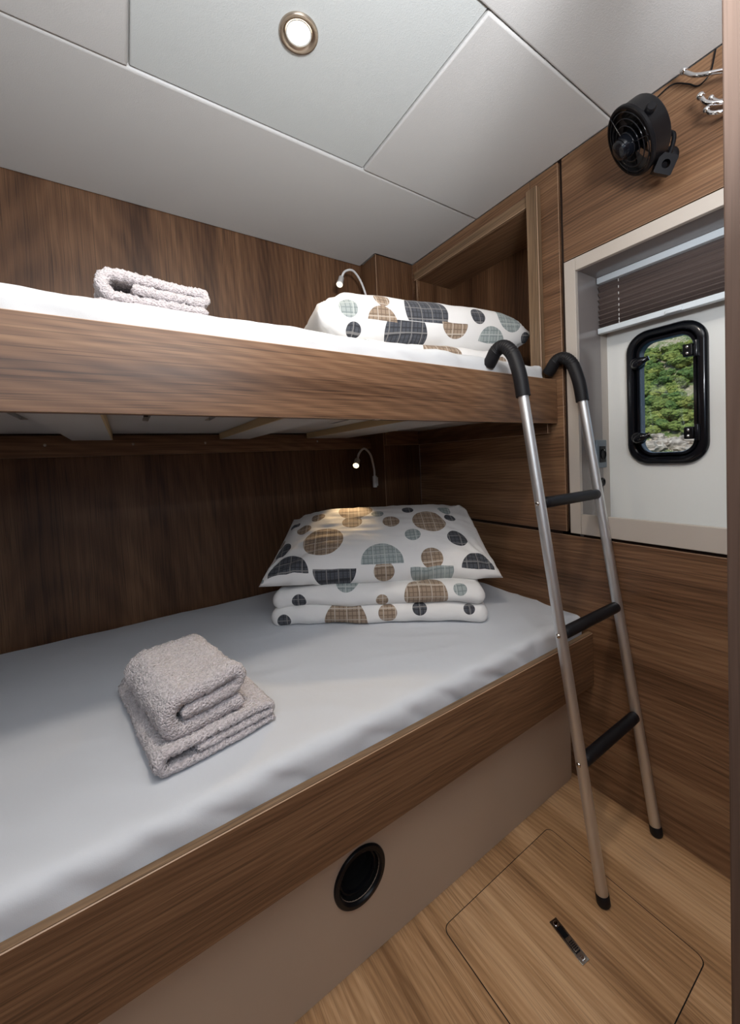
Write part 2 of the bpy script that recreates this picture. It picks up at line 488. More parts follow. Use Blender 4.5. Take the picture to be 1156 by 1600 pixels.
t = NT('porthole_glass'); t.set(Roughness=.02, IOR=1.45, Base_Color=(.90, .96, .97, 1)); t.b.inputs['Transmission Weight'].default_value = 1.0
gl = t.m
pv = rrect(PC[0], PC[1], PW-.071, PH-.071, .036)
bm = bmesh.new()
fa = bm.faces.new([bm.verts.new((PX+.001, y, z)) for y, z in pv]); ex = bmesh.ops.extrude_face_region(bm, geom=[fa])
for v in [e for e in ex['geom'] if isinstance(e, bmesh.types.BMVert)]: v.co.x += .005
obj('pane', bm_mesh('pane', bm), gl, win)
# hinges on the right side, latches on the left
for hz in (1.327, 1.0945):
    hy = -1.1225
    h = box('hinge', (PX-.0195, hy-.002, hz-.0175), (PX-.004, hy+.0225, hz+.0175), black_plastic, win, bevel=.004, seg=3, off=(0, 0, 0))
    obj('hinge_pin', lathe('hinge_pin', [(0, -.022), (.0055, -.022), (.006, -.02), (.006, .02), (.0055, .022), (0, .022)], (PX-.021, hy-.010, hz), (0, 0, 1), 20), black_gloss, h)
    for dz in (-.0085, .0085):
        obj('screw', lathe('screw', [(0, .0035), (.002, .0035), (.0042, .0018), (.0048, 0)], (PX-.0194, hy+.011, hz+dz), (-1, 0, 0), 16), chrome, h)
for lz in (1.318, 1.0885):
    ly = -.985
    b_ = obj('latch', lathe('latch', [(0, .013), (.012, .013), (.017, .010), (.0195, .003), (.020, -.004)], (PX-.016, ly, lz), (-1, 0, 0), 28), black_gloss, win)
    path = smooth_path([(PX-.024, ly+.008, lz-.008), (PX-.031, ly-.004, lz-.004), (PX-.033, ly-.020, lz+.003), (PX-.030, ly-.036, lz+.008)], 14)
    obj('lever', tube_mesh('lever', path, [.0075+.006*math.sin(math.pi*min(1, i/11)) for i in range(14)], 12), black_gloss, b_)
    obj('rivet', lathe('rivet', [(0, .003), (.0025, .0026), (.0034, 0)], (PX-.028, ly+.006, lz-.003), (-1, 0, 0), 12), chrome, b_)

# ------------------------------------------------------------------ the near door post
post = box('trim_2', (-.62, -1.475, 0), (-.585, -1.3985, H), wood_post, bevel=.0022, seg=3); tag(post, 'reddish brown wooden door post at the right edge', kind='structure')

# ------------------------------------------------------------------ lower bunk
lb = thing('lower_bunk', 'lower bunk with dark walnut front board over a cream base panel', 'bunk bed', (-1.0, -.5, 0))
def lbx(name, lo, hi, m, bev=0, seg=2, em=False): return box(name, lo, hi, m, lb, bevel=bev, seg=seg, edge_mat=em)
lbx('front_board', (XL, YF, ZB), (-.0005, YF+.0155, ZT), [wood_x, edge_band], .0012, 1, True)
lbx('board_edge', (XL, YF+.0012, ZT+.0001), (-.001, YF+.0150, ZT+.0012), wood_lip)
lbx('bunk_base', (XL, YF+.017, ZB+.004), (-.001, -.001, .43), gap_dark)
# cream plinth panel with rounded lower right corner
yb = YB; bm = bmesh.new(); rr = .012
pr = [(XL, .0005), (XL, ZB+.02), (-.0225, ZB+.02)]
for k in range(7):
    a = math.radians(-90*k/6); pr.append((-.0225-rr+rr*math.cos(a), .0005+rr+rr*math.sin(a)))
vs = [bm.verts.new((x+1.0, yb+.5, z)) for x, z in pr]
ed = [bm.edges.new((vs[i], vs[(i+1) % len(vs)])) for i in range(len(vs))]
hv = [bm.verts.new((-.8075+1.0+.048*math.cos(2*math.pi*k/40), yb+.5, .1905+.048*math.sin(2*math.pi*k/40))) for k in range(40)]
ed += [bm.edges.new((hv[i], hv[(i+1) % 40])) for i in range(40)]
bmesh.ops.triangle_fill(bm, use_beauty=True, edges=ed)
for f in [f for f in bm.faces if (f.calc_center_median()-Vector((.1925, yb+.5, .1905))).length < .04 and all(v in hv for v in f.verts)]: bm.faces.remove(f)
ex = bmesh.ops.extrude_face_region(bm, geom=list(bm.faces))
for v in [e for e in ex['geom'] if isinstance(e, bmesh.types.BMVert)]: v.co.y += .016
obj('base_panel', bm_mesh('base_panel', bm), cream, lb)
lbx('base_back', (XL, yb+.060, .0005), (-.0005, yb+.07, ZB), wood_z)

# ------------------------------------------------------------------ upper bunk
ub = thing('upper_bunk', 'upper bunk with a wide walnut front board and white slatted underside', 'bunk bed', (-1.0, -.4, UB))
def ubx(name, lo, hi, m, bev=0, seg=2, em=False): return box(name, lo, hi, m, ub, bevel=bev, seg=seg, edge_mat=em)
ubx('front_board', (XL, YU, UB), (-.0005, YU+.019, UT), [wood_xu, edge_band], .0012, 1, True)
# base sheet with slots: build as strips between slots
BZ0, BZ1 = 1.182, 1.197
slots = [(-1.345, -.62, -.40), (-1.118, -.70, -.40), (-.979, -.70, -.44), (-.746, -.68, -.41), (-.60, -.68, -.41), (-1.62, -.68, -.41), (-.22, -.68, -.41)]
SWD = .014
xs = [XL]
for sx, a, b in sorted(slots): xs += [sx-SWD/2, sx+SWD/2]
xs.append(-.001)
for i in range(0, len(xs), 2):
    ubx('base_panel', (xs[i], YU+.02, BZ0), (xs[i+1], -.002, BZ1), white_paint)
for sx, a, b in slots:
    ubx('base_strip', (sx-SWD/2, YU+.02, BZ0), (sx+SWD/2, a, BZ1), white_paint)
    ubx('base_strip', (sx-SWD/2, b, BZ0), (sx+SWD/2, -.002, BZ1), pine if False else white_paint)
    ubx('slot_back', (sx-SWD/2, a, BZ1-.003), (sx+SWD/2, b, BZ1), gap_dark)
for x0, x1, side in ((-1.298, -1.198, 1), (-.865, -.760, -1), (-.52, -.33, -1), (-1.80, -1.70, 1)):
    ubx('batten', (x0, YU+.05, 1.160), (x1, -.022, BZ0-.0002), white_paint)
    e0 = x1 if side > 0 else x0-.004
    ubx('batten_edge', (e0+.0001, YU+.05, 1.1605), (e0+.0039, -.022, BZ0-.0004), pine)
# cleats
ubx('cleat', (XL, -.020, 1.110), (XP-.001, -.0008, 1.176), wood_x, .001)
ubx('cleat', (-.020, -.800, 1.1185), (-.0008, YP-.002, 1.18), [wood_y, edge_band], .0010, 1, True)
ubx('cleat', (XP+.001, YP-.018, 1.1185), (-.021, YP-.0008, 1.18), [wood_x, edge_band], .0010, 1, True)
for sx in (-1.364, -1.140, -.918, -.475):
    obj('screw', lathe('screw', [(0, .0012), (.003, .0012), (.0042, 0)], Vector((sx, -.0201, 1.147))-ub.location, (0, -1, 0), 14), steel, ub)
# small brass glint of the light strip clip under the board
ubx('clip', (-.70, YU+.001, UB-.0015), (-.685, YU+.012, UB-.0002), nickel)

# ------------------------------------------------------------------ mattresses
def mattress(name, lo, hi, label, hem_wave, seed, mat, crown=.010):
    sx, sy, sz = (hi[0]-lo[0], hi[1]-lo[1], hi[2]-lo[2])
    cx, cy, cz = [(lo[i]+hi[i])/2 for i in range(3)]
    bm = soft_box((sx, sy, sz), .022, .0095)
    for v in bm.verts:
        p = v.co.copy(); q = p+Vector((seed*3.1, 0, 0))
        top = max(0, p.z/(sz/2))
        d = .0030*fbm((q.x*1.2, q.y*2.2, 0), 3.0, 3)*top
        # soft drag wrinkles, stronger towards the head end and the front edge
        hd = min(1, max(0, (p.x+.35)/1.2))
        rg = 1-abs(noise.noise(Vector((q.x*5+q.y*9, q.y*3-q.x*2, 1.3))))*2.2
        d += .0022*max(0, rg)**4*top*(.35+.9*hd)
        edge = min(1, max(0, (-p.y-sy/2+.10)/.10))
        d += .003*edge*fbm((q.x*6, q.y*3, 4), 2.0, 3)
        v.co.z += d + crown*top*(1-(2*p.y/sy)**2)*.6
        if p.y < -sy/2+.03:
            fold = max(0, 1-abs(noise.noise(Vector((q.x*11+p.z*16, p.z*9, 7.7))))*3)
            v.co.y += hem_wave*fbm((q.x*5, 3, p.z*4), 2.2, 3) + .0055*fold*(.35+hd) - .004
        if p.x > sx/2-.03: v.co.x += .001*fbm((0, q.y*8, p.z*6), 2, 2)-.002
    me = bm_mesh(name, bm, True)
    o = obj(name, me, mat); o.location = (cx, cy, cz)
    return tag(o, label, 'mattress')
mattress('mattress', (-2.055, YF+.020, .430), (-.004, -.003, .548), 'pale grey sheeted mattress on the lower bunk', .003, 1, sheet)
mattress('mattress', (-2.055, YU+.022, 1.1975), (-.026, -.003, 1.334), 'white sheeted mattress on the upper bunk', .002, 2, sheet_up)

# ------------------------------------------------------------------ dotted bed linen
BROWN, GREY, DARK = 'brown', 'grey', 'dark'
def linen(name, dots, e1, e2):
    """white cotton printed with plaid discs; dots = (centre, radius, colour, half) in object space, half = (sign, limit) on the UV v"""
    t = NT(name); t.set(Roughness=.8); t.b.inputs['Sheen Weight'].default_value = .1
    c = t.coord(); uv = t.t.nodes.new('ShaderNodeUVMap').outputs[0]
    sep = t.t.nodes.new('ShaderNodeSeparateXYZ'); t.l(uv, sep.inputs[0])
    def lines(d, n, wdt, ph=0.0):
        a = t.math('MULTIPLY', t.vmath('DOT_PRODUCT', c, d).outputs['Value'], n)
        f = t.math('FRACT', t.math('ADD', a, ph)); return t.math('LESS_THAN', f, wdt)
    nz = t.noise(c, 500, 2)
    def plaid(base, l1, l2, l3):
        col = t.mix(t.math('MULTIPLY', lines(e1, 230, .35), .75), base, l1)
        col = t.mix(t.math('MULTIPLY', lines(e2, 230, .35), .75), col, l1)
        col = t.mix(t.math('MULTIPLY', lines(e1, 75, .20, .3), .9), col, l2)
        col = t.mix(t.math('MULTIPLY', lines(e2, 75, .20, .6), .9), col, l2)
        col = t.mix(t.math('MULTIPLY', lines(e1, 27, .09, .1), .8), col, l3)
        col = t.mix(t.math('MULTIPLY', lines(e2, 31, .09, .4), .8), col, l3)
        return t.mix(t.math('MULTIPLY', nz, .25), col, base)
    pal = {BROWN: plaid((.36, .27, .195, 1), (.27, .195, .135, 1), (.14, .095, .065, 1), (.58, .51, .43, 1)),
           GREY: plaid((.36, .40, .39, 1), (.29, .335, .335, 1), (.17, .21, .215, 1), (.50, .54, .52, 1)),
           DARK: plaid((.050, .055, .068, 1), (.085, .09, .105, 1), (.018, .019, .024, 1), (.26, .25, .24, 1))}
    col = (.80, .79, .775, 1)
    for cen, rad, kind, half in dots:
        d = t.vmath('DISTANCE', c, cen).outputs['Value']
        m = t.math('LESS_THAN', d, rad)
        if half:
            m = t.math('MULTIPLY', m, t.math('GREATER_THAN' if half[0] > 0 else 'LESS_THAN', sep.outputs[1], half[1]))
        col = t.mix(m, col, pal[kind])
    if isinstance(col, tuple): t.set(Base_Color=col)
    else: t.l(col, t.b.inputs['Base Color'])
    t.bump(t.math('ADD', t.noise(c, 16, 4, .8), t.math('MULTIPLY', t.noise(c, 1100, 2), .1)), .35, .005)
    return t.m

def cushion(corners, tt, tb, loc, nu=110, nv=80, p=2.4, q=.60, seed=0, pinch=.035, sag=None, wr=1.0):
    """pillow between four seam corners FL FR BR BL (world), inflated tt above and tb below"""
    FL, FR, BR, BL = [Vector(c)-Vector(loc) for c in corners]
    nrm = ((FR-FL)+(BR-BL)).cross((BL-FL)+(BR-FR)).normalized()
    verts, faces, uvs = [], [], []
    ids = {}
    def pos(i, j, s):
        u, v = i/nu, j/nv
        a, b = 2*u-1, 2*v-1
        # seams bow inwards between the pointed corners
        uu = .5+.5*a*(1-pinch*(1-b*b)); vv = .5+.5*b*(1-pinch*1.3*(1-a*a))
        P = FL*(1-uu)*(1-vv)+FR*uu*(1-vv)+BR*uu*vv+BL*(1-uu)*vv
        f = ((1-abs(a)**p)*(1-abs(b)**p))
        f = f**q if f > 0 else 0
        e = 1-min(1, f*1.2)
        w = wr*(.010*fbm((P.x+seed, P.y, P.z), 7, 3)*(.3+e) + .006*fbm((a*6+seed, b*1.5, s), 1.3, 3)*e*min(1, f*5))
        # puckers running in from the corners
        for cu, cv in ((0, 0), (1, 0), (1, 1), (0, 1)):
            du_, dv2 = (u-cu)*(FR-FL).length, (v-cv)*(BL-FL).length; rr_ = math.hypot(du_, dv2)
            if rr_ > .004: w += wr*.0065*math.exp(-(rr_/.20)**2)*noise.noise(Vector((math.atan2(abs(dv2), abs(du_))*5.5+seed*3+cu*7, cv*9+s*2, rr_*3)))*min(1, rr_/.05)
        w += wr*.0015*noise.noise(Vector((a*2+b*9+seed, b*2-a*3, s*3)))*min(1, f*2)
        P = P + nrm*(s*(tt if s > 0 else tb)*f + w*min(1, f*4))
        if sag: P = P + sag(u, v, s, f)
        return P
    for s in (1, -1):
        for i in range(nu+1):
            for j in range(nv+1):
                edge = i in (0, nu) or j in (0, nv)
                k = (i, j, 1 if edge else s)
                if k in ids: continue
                ids[k] = len(verts); verts.append(pos(i, j, s)); uvs.append((i/nu, j/nv if s > 0 else -j/nv))
    for s in (1, -1):
        for i in range(nu):
            for j in range(nv):
                q4 = []
                for di, dj in ((0, 0), (1, 0), (1, 1), (0, 1)):
                    ii, jj = i+di, j+dj; edge = ii in (0, nu) or jj in (0, nv)
                    q4.append(ids[(ii, jj, 1 if edge else s)])
                faces.append(tuple(q4 if s > 0 else reversed(q4)))
    me = mesh('pillow', verts, faces, True)
    ul = me.uv_layers.new(name='UVMap')
    for lp in me.loops: ul.data[lp.index].uv = uvs[lp.vertex_index]
    return me

def finish(name, me, mat, loc, label, cat, group=None):
    o = obj(name, me, mat); o.location = loc; return tag(o, label, cat, group)

# dot lists filled from the photograph (object space)
DOTS = {
    'pl': [((-0.2169, 0.0215, 0.1417), 0.0671, 'brown', None), ((-0.0921, 0.0434, 0.1832), 0.0353, 'brown', None), ((-0.043, 0.1017, 0.2124), 0.0629, 'brown', None), ((-0.1679, 0.1597, 0.1968), 0.0258, 'brown', None), ((-0.2358, 0.1315, 0.1628), 0.026, 'brown', None), ((-0.3273, 0.1065, 0.1087), 0.0337, 'dark', None), ((-0.2432, 0.1999, 0.1695), 0.0207, 'dark', None), ((-0.3488, 0.0061, 0.0577), 0.0644, 'dark', (1, 0.0335)), ((-0.2222, -0.0649, 0.0644), 0.0676, 'dark', (-1, 0.0496)), ((-0.09, -0.1369, 0.0742), 0.0677, 'grey', (1, 0.0685)), ((-0.0908, -0.1451, 0.0477), 0.0327, 'brown', (-1, 0.068)), ((0.0383, -0.2242, 0.0433), 0.0687, 'grey', (-1, 0.0391)), ((0.0496, -0.2134, 0.0791), 0.0355, 'brown', (1, 0.0391)), ((0.0417, -0.1281, 0.1438), 0.0265, 'grey', None), ((0.0196, -0.0359, 0.1795), 0.0296, 'brown', None), ((0.1327, -0.1083, 0.1774), 0.0594, 'brown', None), ((0.1103, -0.0155, 0.2085), 0.0212, 'dark', None), ((0.2236, -0.1168, 0.1755), 0.021, 'dark', None), ((0.1672, -0.2105, 0.1265), 0.0351, 'dark', None), ((0.1704, -0.2932, 0.0354), 0.0544, 'dark', (1, 0.0371)), ((0.0044, 0.0266, 0.2027), 0.022, 'grey', None), ((0.2349, -0.0769, 0.2012), 0.0258, 'grey', None), ((-0.4142, 0.0534, 0.0366), 0.0065, 'grey', None), ((-0.3081, 0.1595, 0.116), 0.0184, 'brown', None)],
    'dl': [((-0.282, 0.0287, 0.0776), 0.0225, 'dark', (1, 0.5)), ((-0.1465, -0.0395, 0.1233), 0.035, 'grey', (1, 0.5)), ((0.028, -0.2118, 0.0867), 0.0657, 'brown', (1, 0.5)), ((-0.0788, -0.1316, 0.078), 0.0189, 'brown', (1, 0.5)), ((0.1139, -0.2701, 0.1059), 0.0204, 'grey', (1, 0.5)), ((-0.3248, 0.0514, 0.0192), 0.0212, 'dark', (-1, 0.5)), ((-0.1657, -0.0574, 0.0097), 0.0672, 'brown', (-1, 0.5)), ((-0.0689, -0.1441, 0.0397), 0.0284, 'brown', (-1, 0.5)), ((0.0136, -0.1965, 0.0503), 0.0221, 'dark', (-1, 0.5)), ((0.1323, -0.2861, 0.0452), 0.0172, 'dark', (-1, 0.5))],
    'pu': [((-0.2587, -0.1112, 0.0174), 0.0235, 'dark', None), ((-0.0917, -0.1346, 0.0241), 0.0723, 'dark', (-1, 0.0001)), ((-0.0191, -0.1451, 0.098), 0.0766, 'dark', (1, 0.0007)), ((-0.1721, -0.1291, 0.0469), 0.0474, 'brown', (1, -0.0032)), ((-0.1678, -0.1218, 0.1176), 0.0256, 'brown', None), ((-0.2752, -0.1173, 0.0759), 0.0277, 'grey', None), ((0.0809, -0.1615, 0.0764), 0.0495, 'brown', (-1, 0.0031)), ((0.1775, -0.1699, 0.1106), 0.0286, 'dark', None), ((0.314, -0.1832, 0.1192), 0.0508, 'grey', None), ((0.2321, -0.1721, 0.0269), 0.0549, 'grey', (1, -0.023)), ((0.3801, -0.1976, 0.0579), 0.0194, 'dark', None)],
    'du': [((-0.0209, -0.2104, 0.0225), 0.0688, 'brown', None), ((0.2132, -0.2355, 0.0165), 0.0187, 'brown', None), ((-0.2747, -0.1792, 0.0249), 0.0283, 'grey', None)]}

e1 = Vector((.87, -.49, 0)); e2 = Vector((.42, .74, .52))
# lower duvet: two folded layers, a third lump at the back carries the pillow
def duvet(loc, W, D, layers, ang, seed, back_rise=0.0):
    bm_all = bmesh.new(); ca, sa = math.cos(ang), math.sin(ang)
    z = 0
    for li, (th, dx, dy, dw) in enumerate(layers):
        bm = soft_box((W+dw, D, th), th*.49, .0085)
        for v in bm.verts:
            p = v.co; u = p.x/(W/2); b = p.y/(D/2)
            n1 = fbm((p.x*5+seed+li*7, p.y*4, p.z*9), 1.6, 4)
            p.z += .006*n1 + back_rise*max(0, (b+.25)/1.25)**1.5*(li+1)/len(layers)*(1-.4*u*u)
            p.y += .007*fbm((p.x*4+seed+li*5, p.z*10, 2), 1.7, 3)
            p.z -= .016*max(0, abs(u)-.7)/.3*(.5 if li == 0 else .7)
            if p.z < -th/2+.004 and li == 0: p.z = max(p.z, -th/2)
            p.x += dx; p.y += dy; p.z += z+th/2
        ul = bm.loops.layers.uv.new('UVMap')
        for f_ in bm.faces:
            for l_ in f_.loops: l_[ul].uv = (0, li)
        tmp = bpy.data.meshes.new('t'); bm.to_mesh(tmp); bm.free(); bm_all.from_mesh(tmp); bpy.data.meshes.remove(tmp)
        z += th*.90
    for v in bm_all.verts:
        x, y = v.co.x, v.co.y; v.co.x = ca*x-sa*y; v.co.y = sa*x+ca*y
    return bm_mesh('duvet', bm_all, True)
DL_LOC = (-.460, -.438, .5520)
finish('duvet', duvet(DL_LOC, .675, .31, [(.063, 0, 0, 0), (.064, .0, .002, -.012)], -.65, 3, .075), linen('dotted_duvet_low', DOTS['dl'], e1, (0, 0, 1)), DL_LOC, 'white duvet with plaid dots, folded under the pillow on the lower bunk', 'duvet')
PL_LOC = (-.42, -.40, .66)
finish('pillow', cushion([(-.845, -.345, .682), (-.183, -.735, .664), (-.035, -.435, .845), (-.622, -.080, .835)], .085, .030, PL_LOC, seed=2, p=3.2, q=.52, pinch=.012, wr=1.6), linen('dotted_pillow_low', DOTS['pl'], e1, e2), PL_LOC, 'plump white pillow with plaid dots on the lower bunk', 'pillow')
# upper linen
DU_LOC = (-.34, -.48, 1.338)
finish('duvet', duvet(DU_LOC, .62, .42, [(.055, 0, 0, 0)], -.13, 9, .0), linen('dotted_duvet_up', DOTS['du'], (1, 0, 0), (0, 0, 1)), DU_LOC, 'white duvet with plaid dots, folded flat under the upper bunk pillow', 'duvet')
PU_LOC = (-.36, -.50, 1.40)
finish('pillow', cushion([(-.725, -.610, 1.452), (.045, -.705, 1.476), (.045, -.38, 1.486), (-.64, -.25, 1.475)], .085, .080, PU_LOC, seed=5, p=6, q=.5, pinch=.012, wr=1.6), linen('dotted_pillow_up', DOTS['pu'], (1, 0, 0), (0, .5, .85)), PU_LOC, 'long white pillow with plaid dots on the upper bunk', 'pillow')

# ------------------------------------------------------------------ towels
def towel_mesh(W, L, th, seed, tongue=.28, tail=1.0, step=.0032, gap=1.0):
    """terry towel folded in a G: tongue inside, bend right, top layer, bend left, bottom layer. W across, L deep."""
    h = th/2; pitch = th*gap
    zc = [h, h+pitch, h+2*pitch]      # bottom, tongue, top centre lines
    path = []
    def seg(p, q):
        n = max(2, int((Vector(q)-Vector(p)).length/step))
        for i in range(n): path.append(Vector(p).lerp(Vector(q), i/n))
    def bend(c, r, a0, a1):
        n = max(6, int(abs(a1-a0)*r/step))
        for i in range(n):
            a = a0+(a1-a0)*i/n; path.append(Vector((c[0]+r*math.cos(a), c[1]+r*math.sin(a))))
    xl, xr = -W/2+th, W/2-th*.75
    r1 = (zc[2]-zc[1])/2; r2 = (zc[2]-zc[0])/2
    seg((-W/2+W*tongue, zc[1]), (xr, zc[1]))
    bend((xr, zc[1]+r1), r1, -math.pi/2, math.pi/2)
    seg((xr, zc[2]), (xl+r2*.4, zc[2]))
    bend((xl+r2*.4, zc[0]+r2), r2, math.pi/2, 1.5*math.pi)
    seg((xl+r2*.4, zc[0]), (W/2*tail, zc[0])); path.append(Vector((W/2*tail, zc[0])))
    n = len(path); m = int(L/step/1.2)
    nor = []
    for i in range(n):
        d = (path[min(n-1, i+1)]-path[max(0, i-1)]).normalized(); nor.append(Vector((-d.y, d.x)))
    dist = [0]
    for i in range(1, n): dist.append(dist[-1]+(path[i]-path[i-1]).length)
    tot = dist[-1]
    prof = []
    for i in range(n):
        e = min(dist[i], tot-dist[i]); k = math.sqrt(max(0, 1-(1-min(1, e/(h*.9)))**2)); prof.append(h*.97*max(k, .15))
    verts, faces = [], []
    for j in range(m+1):
        y = (j/m-.5)*L; e = min(j, m-j)*L/m
        k = math.sqrt(max(0, 1-(1-min(1, e/(h*.8)))**2)); k = max(k, .25)
        for s in (1, -1):
            for i in range(n):
                p = path[i]+nor[i]*(prof[i]*k*s)
                # soft irregular folding
                wob = .006*fbm((p.x*7+seed, y*5, p.y*6), 1.3, 3)
                fz = 1+.10*fbm((p.x*4+seed*2, y*4, 3), 1.5, 2)
                yy = y + .007*fbm((p.x*6, p.y*14+seed, 1), 1.5, 2)*(1 if y < 0 else .6)
                nz = .0019*(random.random()-.5)*2 + .0034*noise.noise(Vector((p.x*170+seed, y*170, p.y*170)))
                q = p+nor[i]*(nz*s)
                verts.append((q.x+wob, yy, max(0, q.y*fz)))
    N = 2*n
    for j in range(m):
        for s in (0, 1):
            for i in range(n-1):
                a = j*N+s*n+i; b = a+1; c = b+N; d = a+N
                faces.append((a, b, c, d) if s else (d, c, b, a))
        for i in (0, n-1):
            a = j*N+i; b = j*N+n+i; c = b+N; d = a+N
            faces.append((a, b, c, d) if i == 0 else (d, c, b, a))
    for j in (0, m):
        for i in range(n-1):
            a = j*N+i; b = a+1; c = j*N+n+i+1; d = j*N+n+i
            faces.append((a, b, c, d) if j == 0 else (d, c, b, a))
    return mesh('towel', verts, faces, True)
def towel(loc, rot, args, label, group):
    o = obj('towel', towel_mesh(**args), towel_mat); o.location = loc; o.rotation_euler = rot
    return tag(o, label, 'towel', group)
TG = 'folded towels on the bunks'
towel((-1.080, -.650, .5525), (0, 0, math.radians(10)), dict(W=.208, L=.335, th=.0155, seed=1, tongue=.3), 'larger flat-folded mauve towel at the bottom of the lower bunk pile', TG)
towel((-1.096, -.690, .598), (0, 0, math.radians(13)), dict(W=.146, L=.235, th=.0275, seed=4, tongue=.22, tail=.95), 'thick folded mauve towel on top of the lower bunk pile', TG)
towel((-1.098, -.56, 1.3385), (0, 0, math.radians(4)), dict(W=.232, L=.20, th=.0145, seed=8, tongue=.35), 'flat-folded mauve towel lying on the upper bunk sheet', TG)
towel((-1.100, -.56, 1.381), (0, 0, math.radians(4)), dict(W=.190, L=.18, th=.0215, seed=11, tongue=.3), 'rolled-over mauve towel on top of the upper bunk pile', TG)

# ------------------------------------------------------------------ ladder
ld = thing('ladder', 'aluminium bunk ladder with black hooked grips leaning on the upper bunk', 'ladder', (-.155, -1.085, 0))
LO = ld.location
def lp(p): return Vector(p)-LO
def rail_path(x):
    foot = Vector((x, -1.087, .012)); top = Vector((x, -.9075, 1.245))
    return foot, top
RR = .0132
for x in (-.2985, -.0165):
    foot, top = rail_path(x)
    obj('rail', tube_mesh('rail', [lp(foot), lp(foot.lerp(top, .5)), lp(top)], RR, 24), brushed, ld)
    d = (top-foot).normalized()
    # rubber hook: from the rail over the board edge
    s0 = foot+d*((1.205-foot.z)/d.z)
    pts = [s0, s0+d*.05, (x, -.896, 1.292), (x, -.884, 1.322), (x, -.866, 1.342), (x, -.847, 1.348), (x, -.829, 1.340), (x, -.815, 1.322), (x, -.802, 1.296+.012)]
    P = smooth_path(pts, 120); rad = []
    for i in range(120):
        rr_ = .0182
        if 40 < i < 88: rr_ += .0007*math.sin(i*1.7)
        if i > 116: rr_ -= .004*((i-116)/3)**2
        rad.append(rr_)
    obj('grip', tube_mesh('grip', [lp(p) for p in P], rad, 20), rubber, ld)
    obj('foot', lathe('foot', [(0, -.0185), (.012, -.0185), (.0148, -.014), (.0148, .006), (.0135, .008), (.0135, .002)], lp(foot+d*.0065), d, 24), rubber, ld)
for z in (.930, .609, .312):
    ends = []
    for x in (-.2985, -.0165):
        foot, top = rail_path(x); d = (top-foot); ends.append(foot+d*((z-foot.z)/d.z))
    a, b = ends; u_ = (b-a).normalized()
    # rung clamped between the rails, slightly flattened grip tube
    pts = [a+u_*.010, a+u_*.0125, a+u_*.03, (a+b)/2, b-u_*.03, b-u_*.0125, b-u_*.010]
    obj('rung', tube_mesh('rung', [lp(p) for p in pts], [.0115, .0142, .0145, .0145, .0145, .0142, .0115], 20), rubber, ld)
    obj('bolt', lathe('bolt', [(0, .0030), (.0035, .0030), (.0050, .0018), (.0058, 0)], lp(a-u_*RR+Vector((.0003, 0, 0))), -u_, 16), steel, ld)
    obj('bolt', lathe('bolt', [(0, .0020), (.0035, .0018), (.0050, 0)], lp(b+u_*RR-Vector((.0003, 0, 0))), u_, 16), steel, ld)

# ------------------------------------------------------------------ reading lamps
def reading_lamp(loc, label, pts, headdir, power):
    t_ = thing('reading_lamp', label, 'lamp', loc, 'gooseneck reading lamps'); L = Vector(loc)
    obj('base', lathe('base', [(0, -.026), (.0085, -.026), (.0095, -.025), (.0095, .025), (.0085, .026), (0, .026)], (0, 0, 0), (0, 0, 1), 24), white_plastic, t_)
    box('mount', L+Vector((.004, -.007, -.02)), L+Vector((XP-loc[0]-.0003, .007, .02)), white_plastic, t_, bevel=.002)
    P = smooth_path([Vector(p)-L for p in pts], 60)
    obj('gooseneck', tube_mesh('gooseneck', P, [.0046+.00025*math.sin(i*2.1) for i in range(60)], 14), white_plastic, t_)
    hd = Vector(headdir).normalized(); e = P[-1]
    obj('head', lathe('head', [(0, -.004), (.0095, -.004), (.0120, -.001), (.0120, .030), (.0134, .032), (.0136, .046), (.0122, .0465), (.0110, .041), (.0110, .039)], e, hd, 28), white_plastic, t_)
    obj('lens', lathe('lens', [(0, .0420), (.0108, .0420), (.0108, .039)], e, hd, 24), glow_small, t_)
    sp = bpy.data.lights.new('reading_lamp_beam', 'SPOT'); sp.energy = power; sp.color = (1, .70, .38); sp.spot_size = math.radians(50); sp.spot_blend = .8; sp.shadow_soft_size = .009
    so = bpy.data.objects.new('reading_lamp_beam', sp); COL.objects.link(so); so.parent = t_; so.location = e+hd*.0480
    so.rotation_euler = hd.to_track_quat('-Z', 'Y').to_euler()
    return t_
LB = (XP-.0145, -.058, .957)
reading_lamp(LB, 'white gooseneck reading lamp above the lower bunk pillow', [(LB[0], LB[1], LB[2]+.024), (-.2215, -.06, 1.020), (-.243, -.07, 1.080), (-.283, -.085, 1.108), (-.316, -.095, 1.088), (-.330, -.100, 1.058)], (-.56, -.67, -.48), 7.5)
LB = (XP-.0145, -.060, 1.73)
reading_lamp(LB, 'white gooseneck reading lamp rising behind the upper bunk pillow', [(LB[0], LB[1], LB[2]+.024), (-.2215, -.061, 1.790), (-.252, -.070, 1.846), (-.300, -.088, 1.873), (-.345, -.098, 1.856), (-.366, -.100, 1.822)], (-.42, -.40, -.80), 1.6)

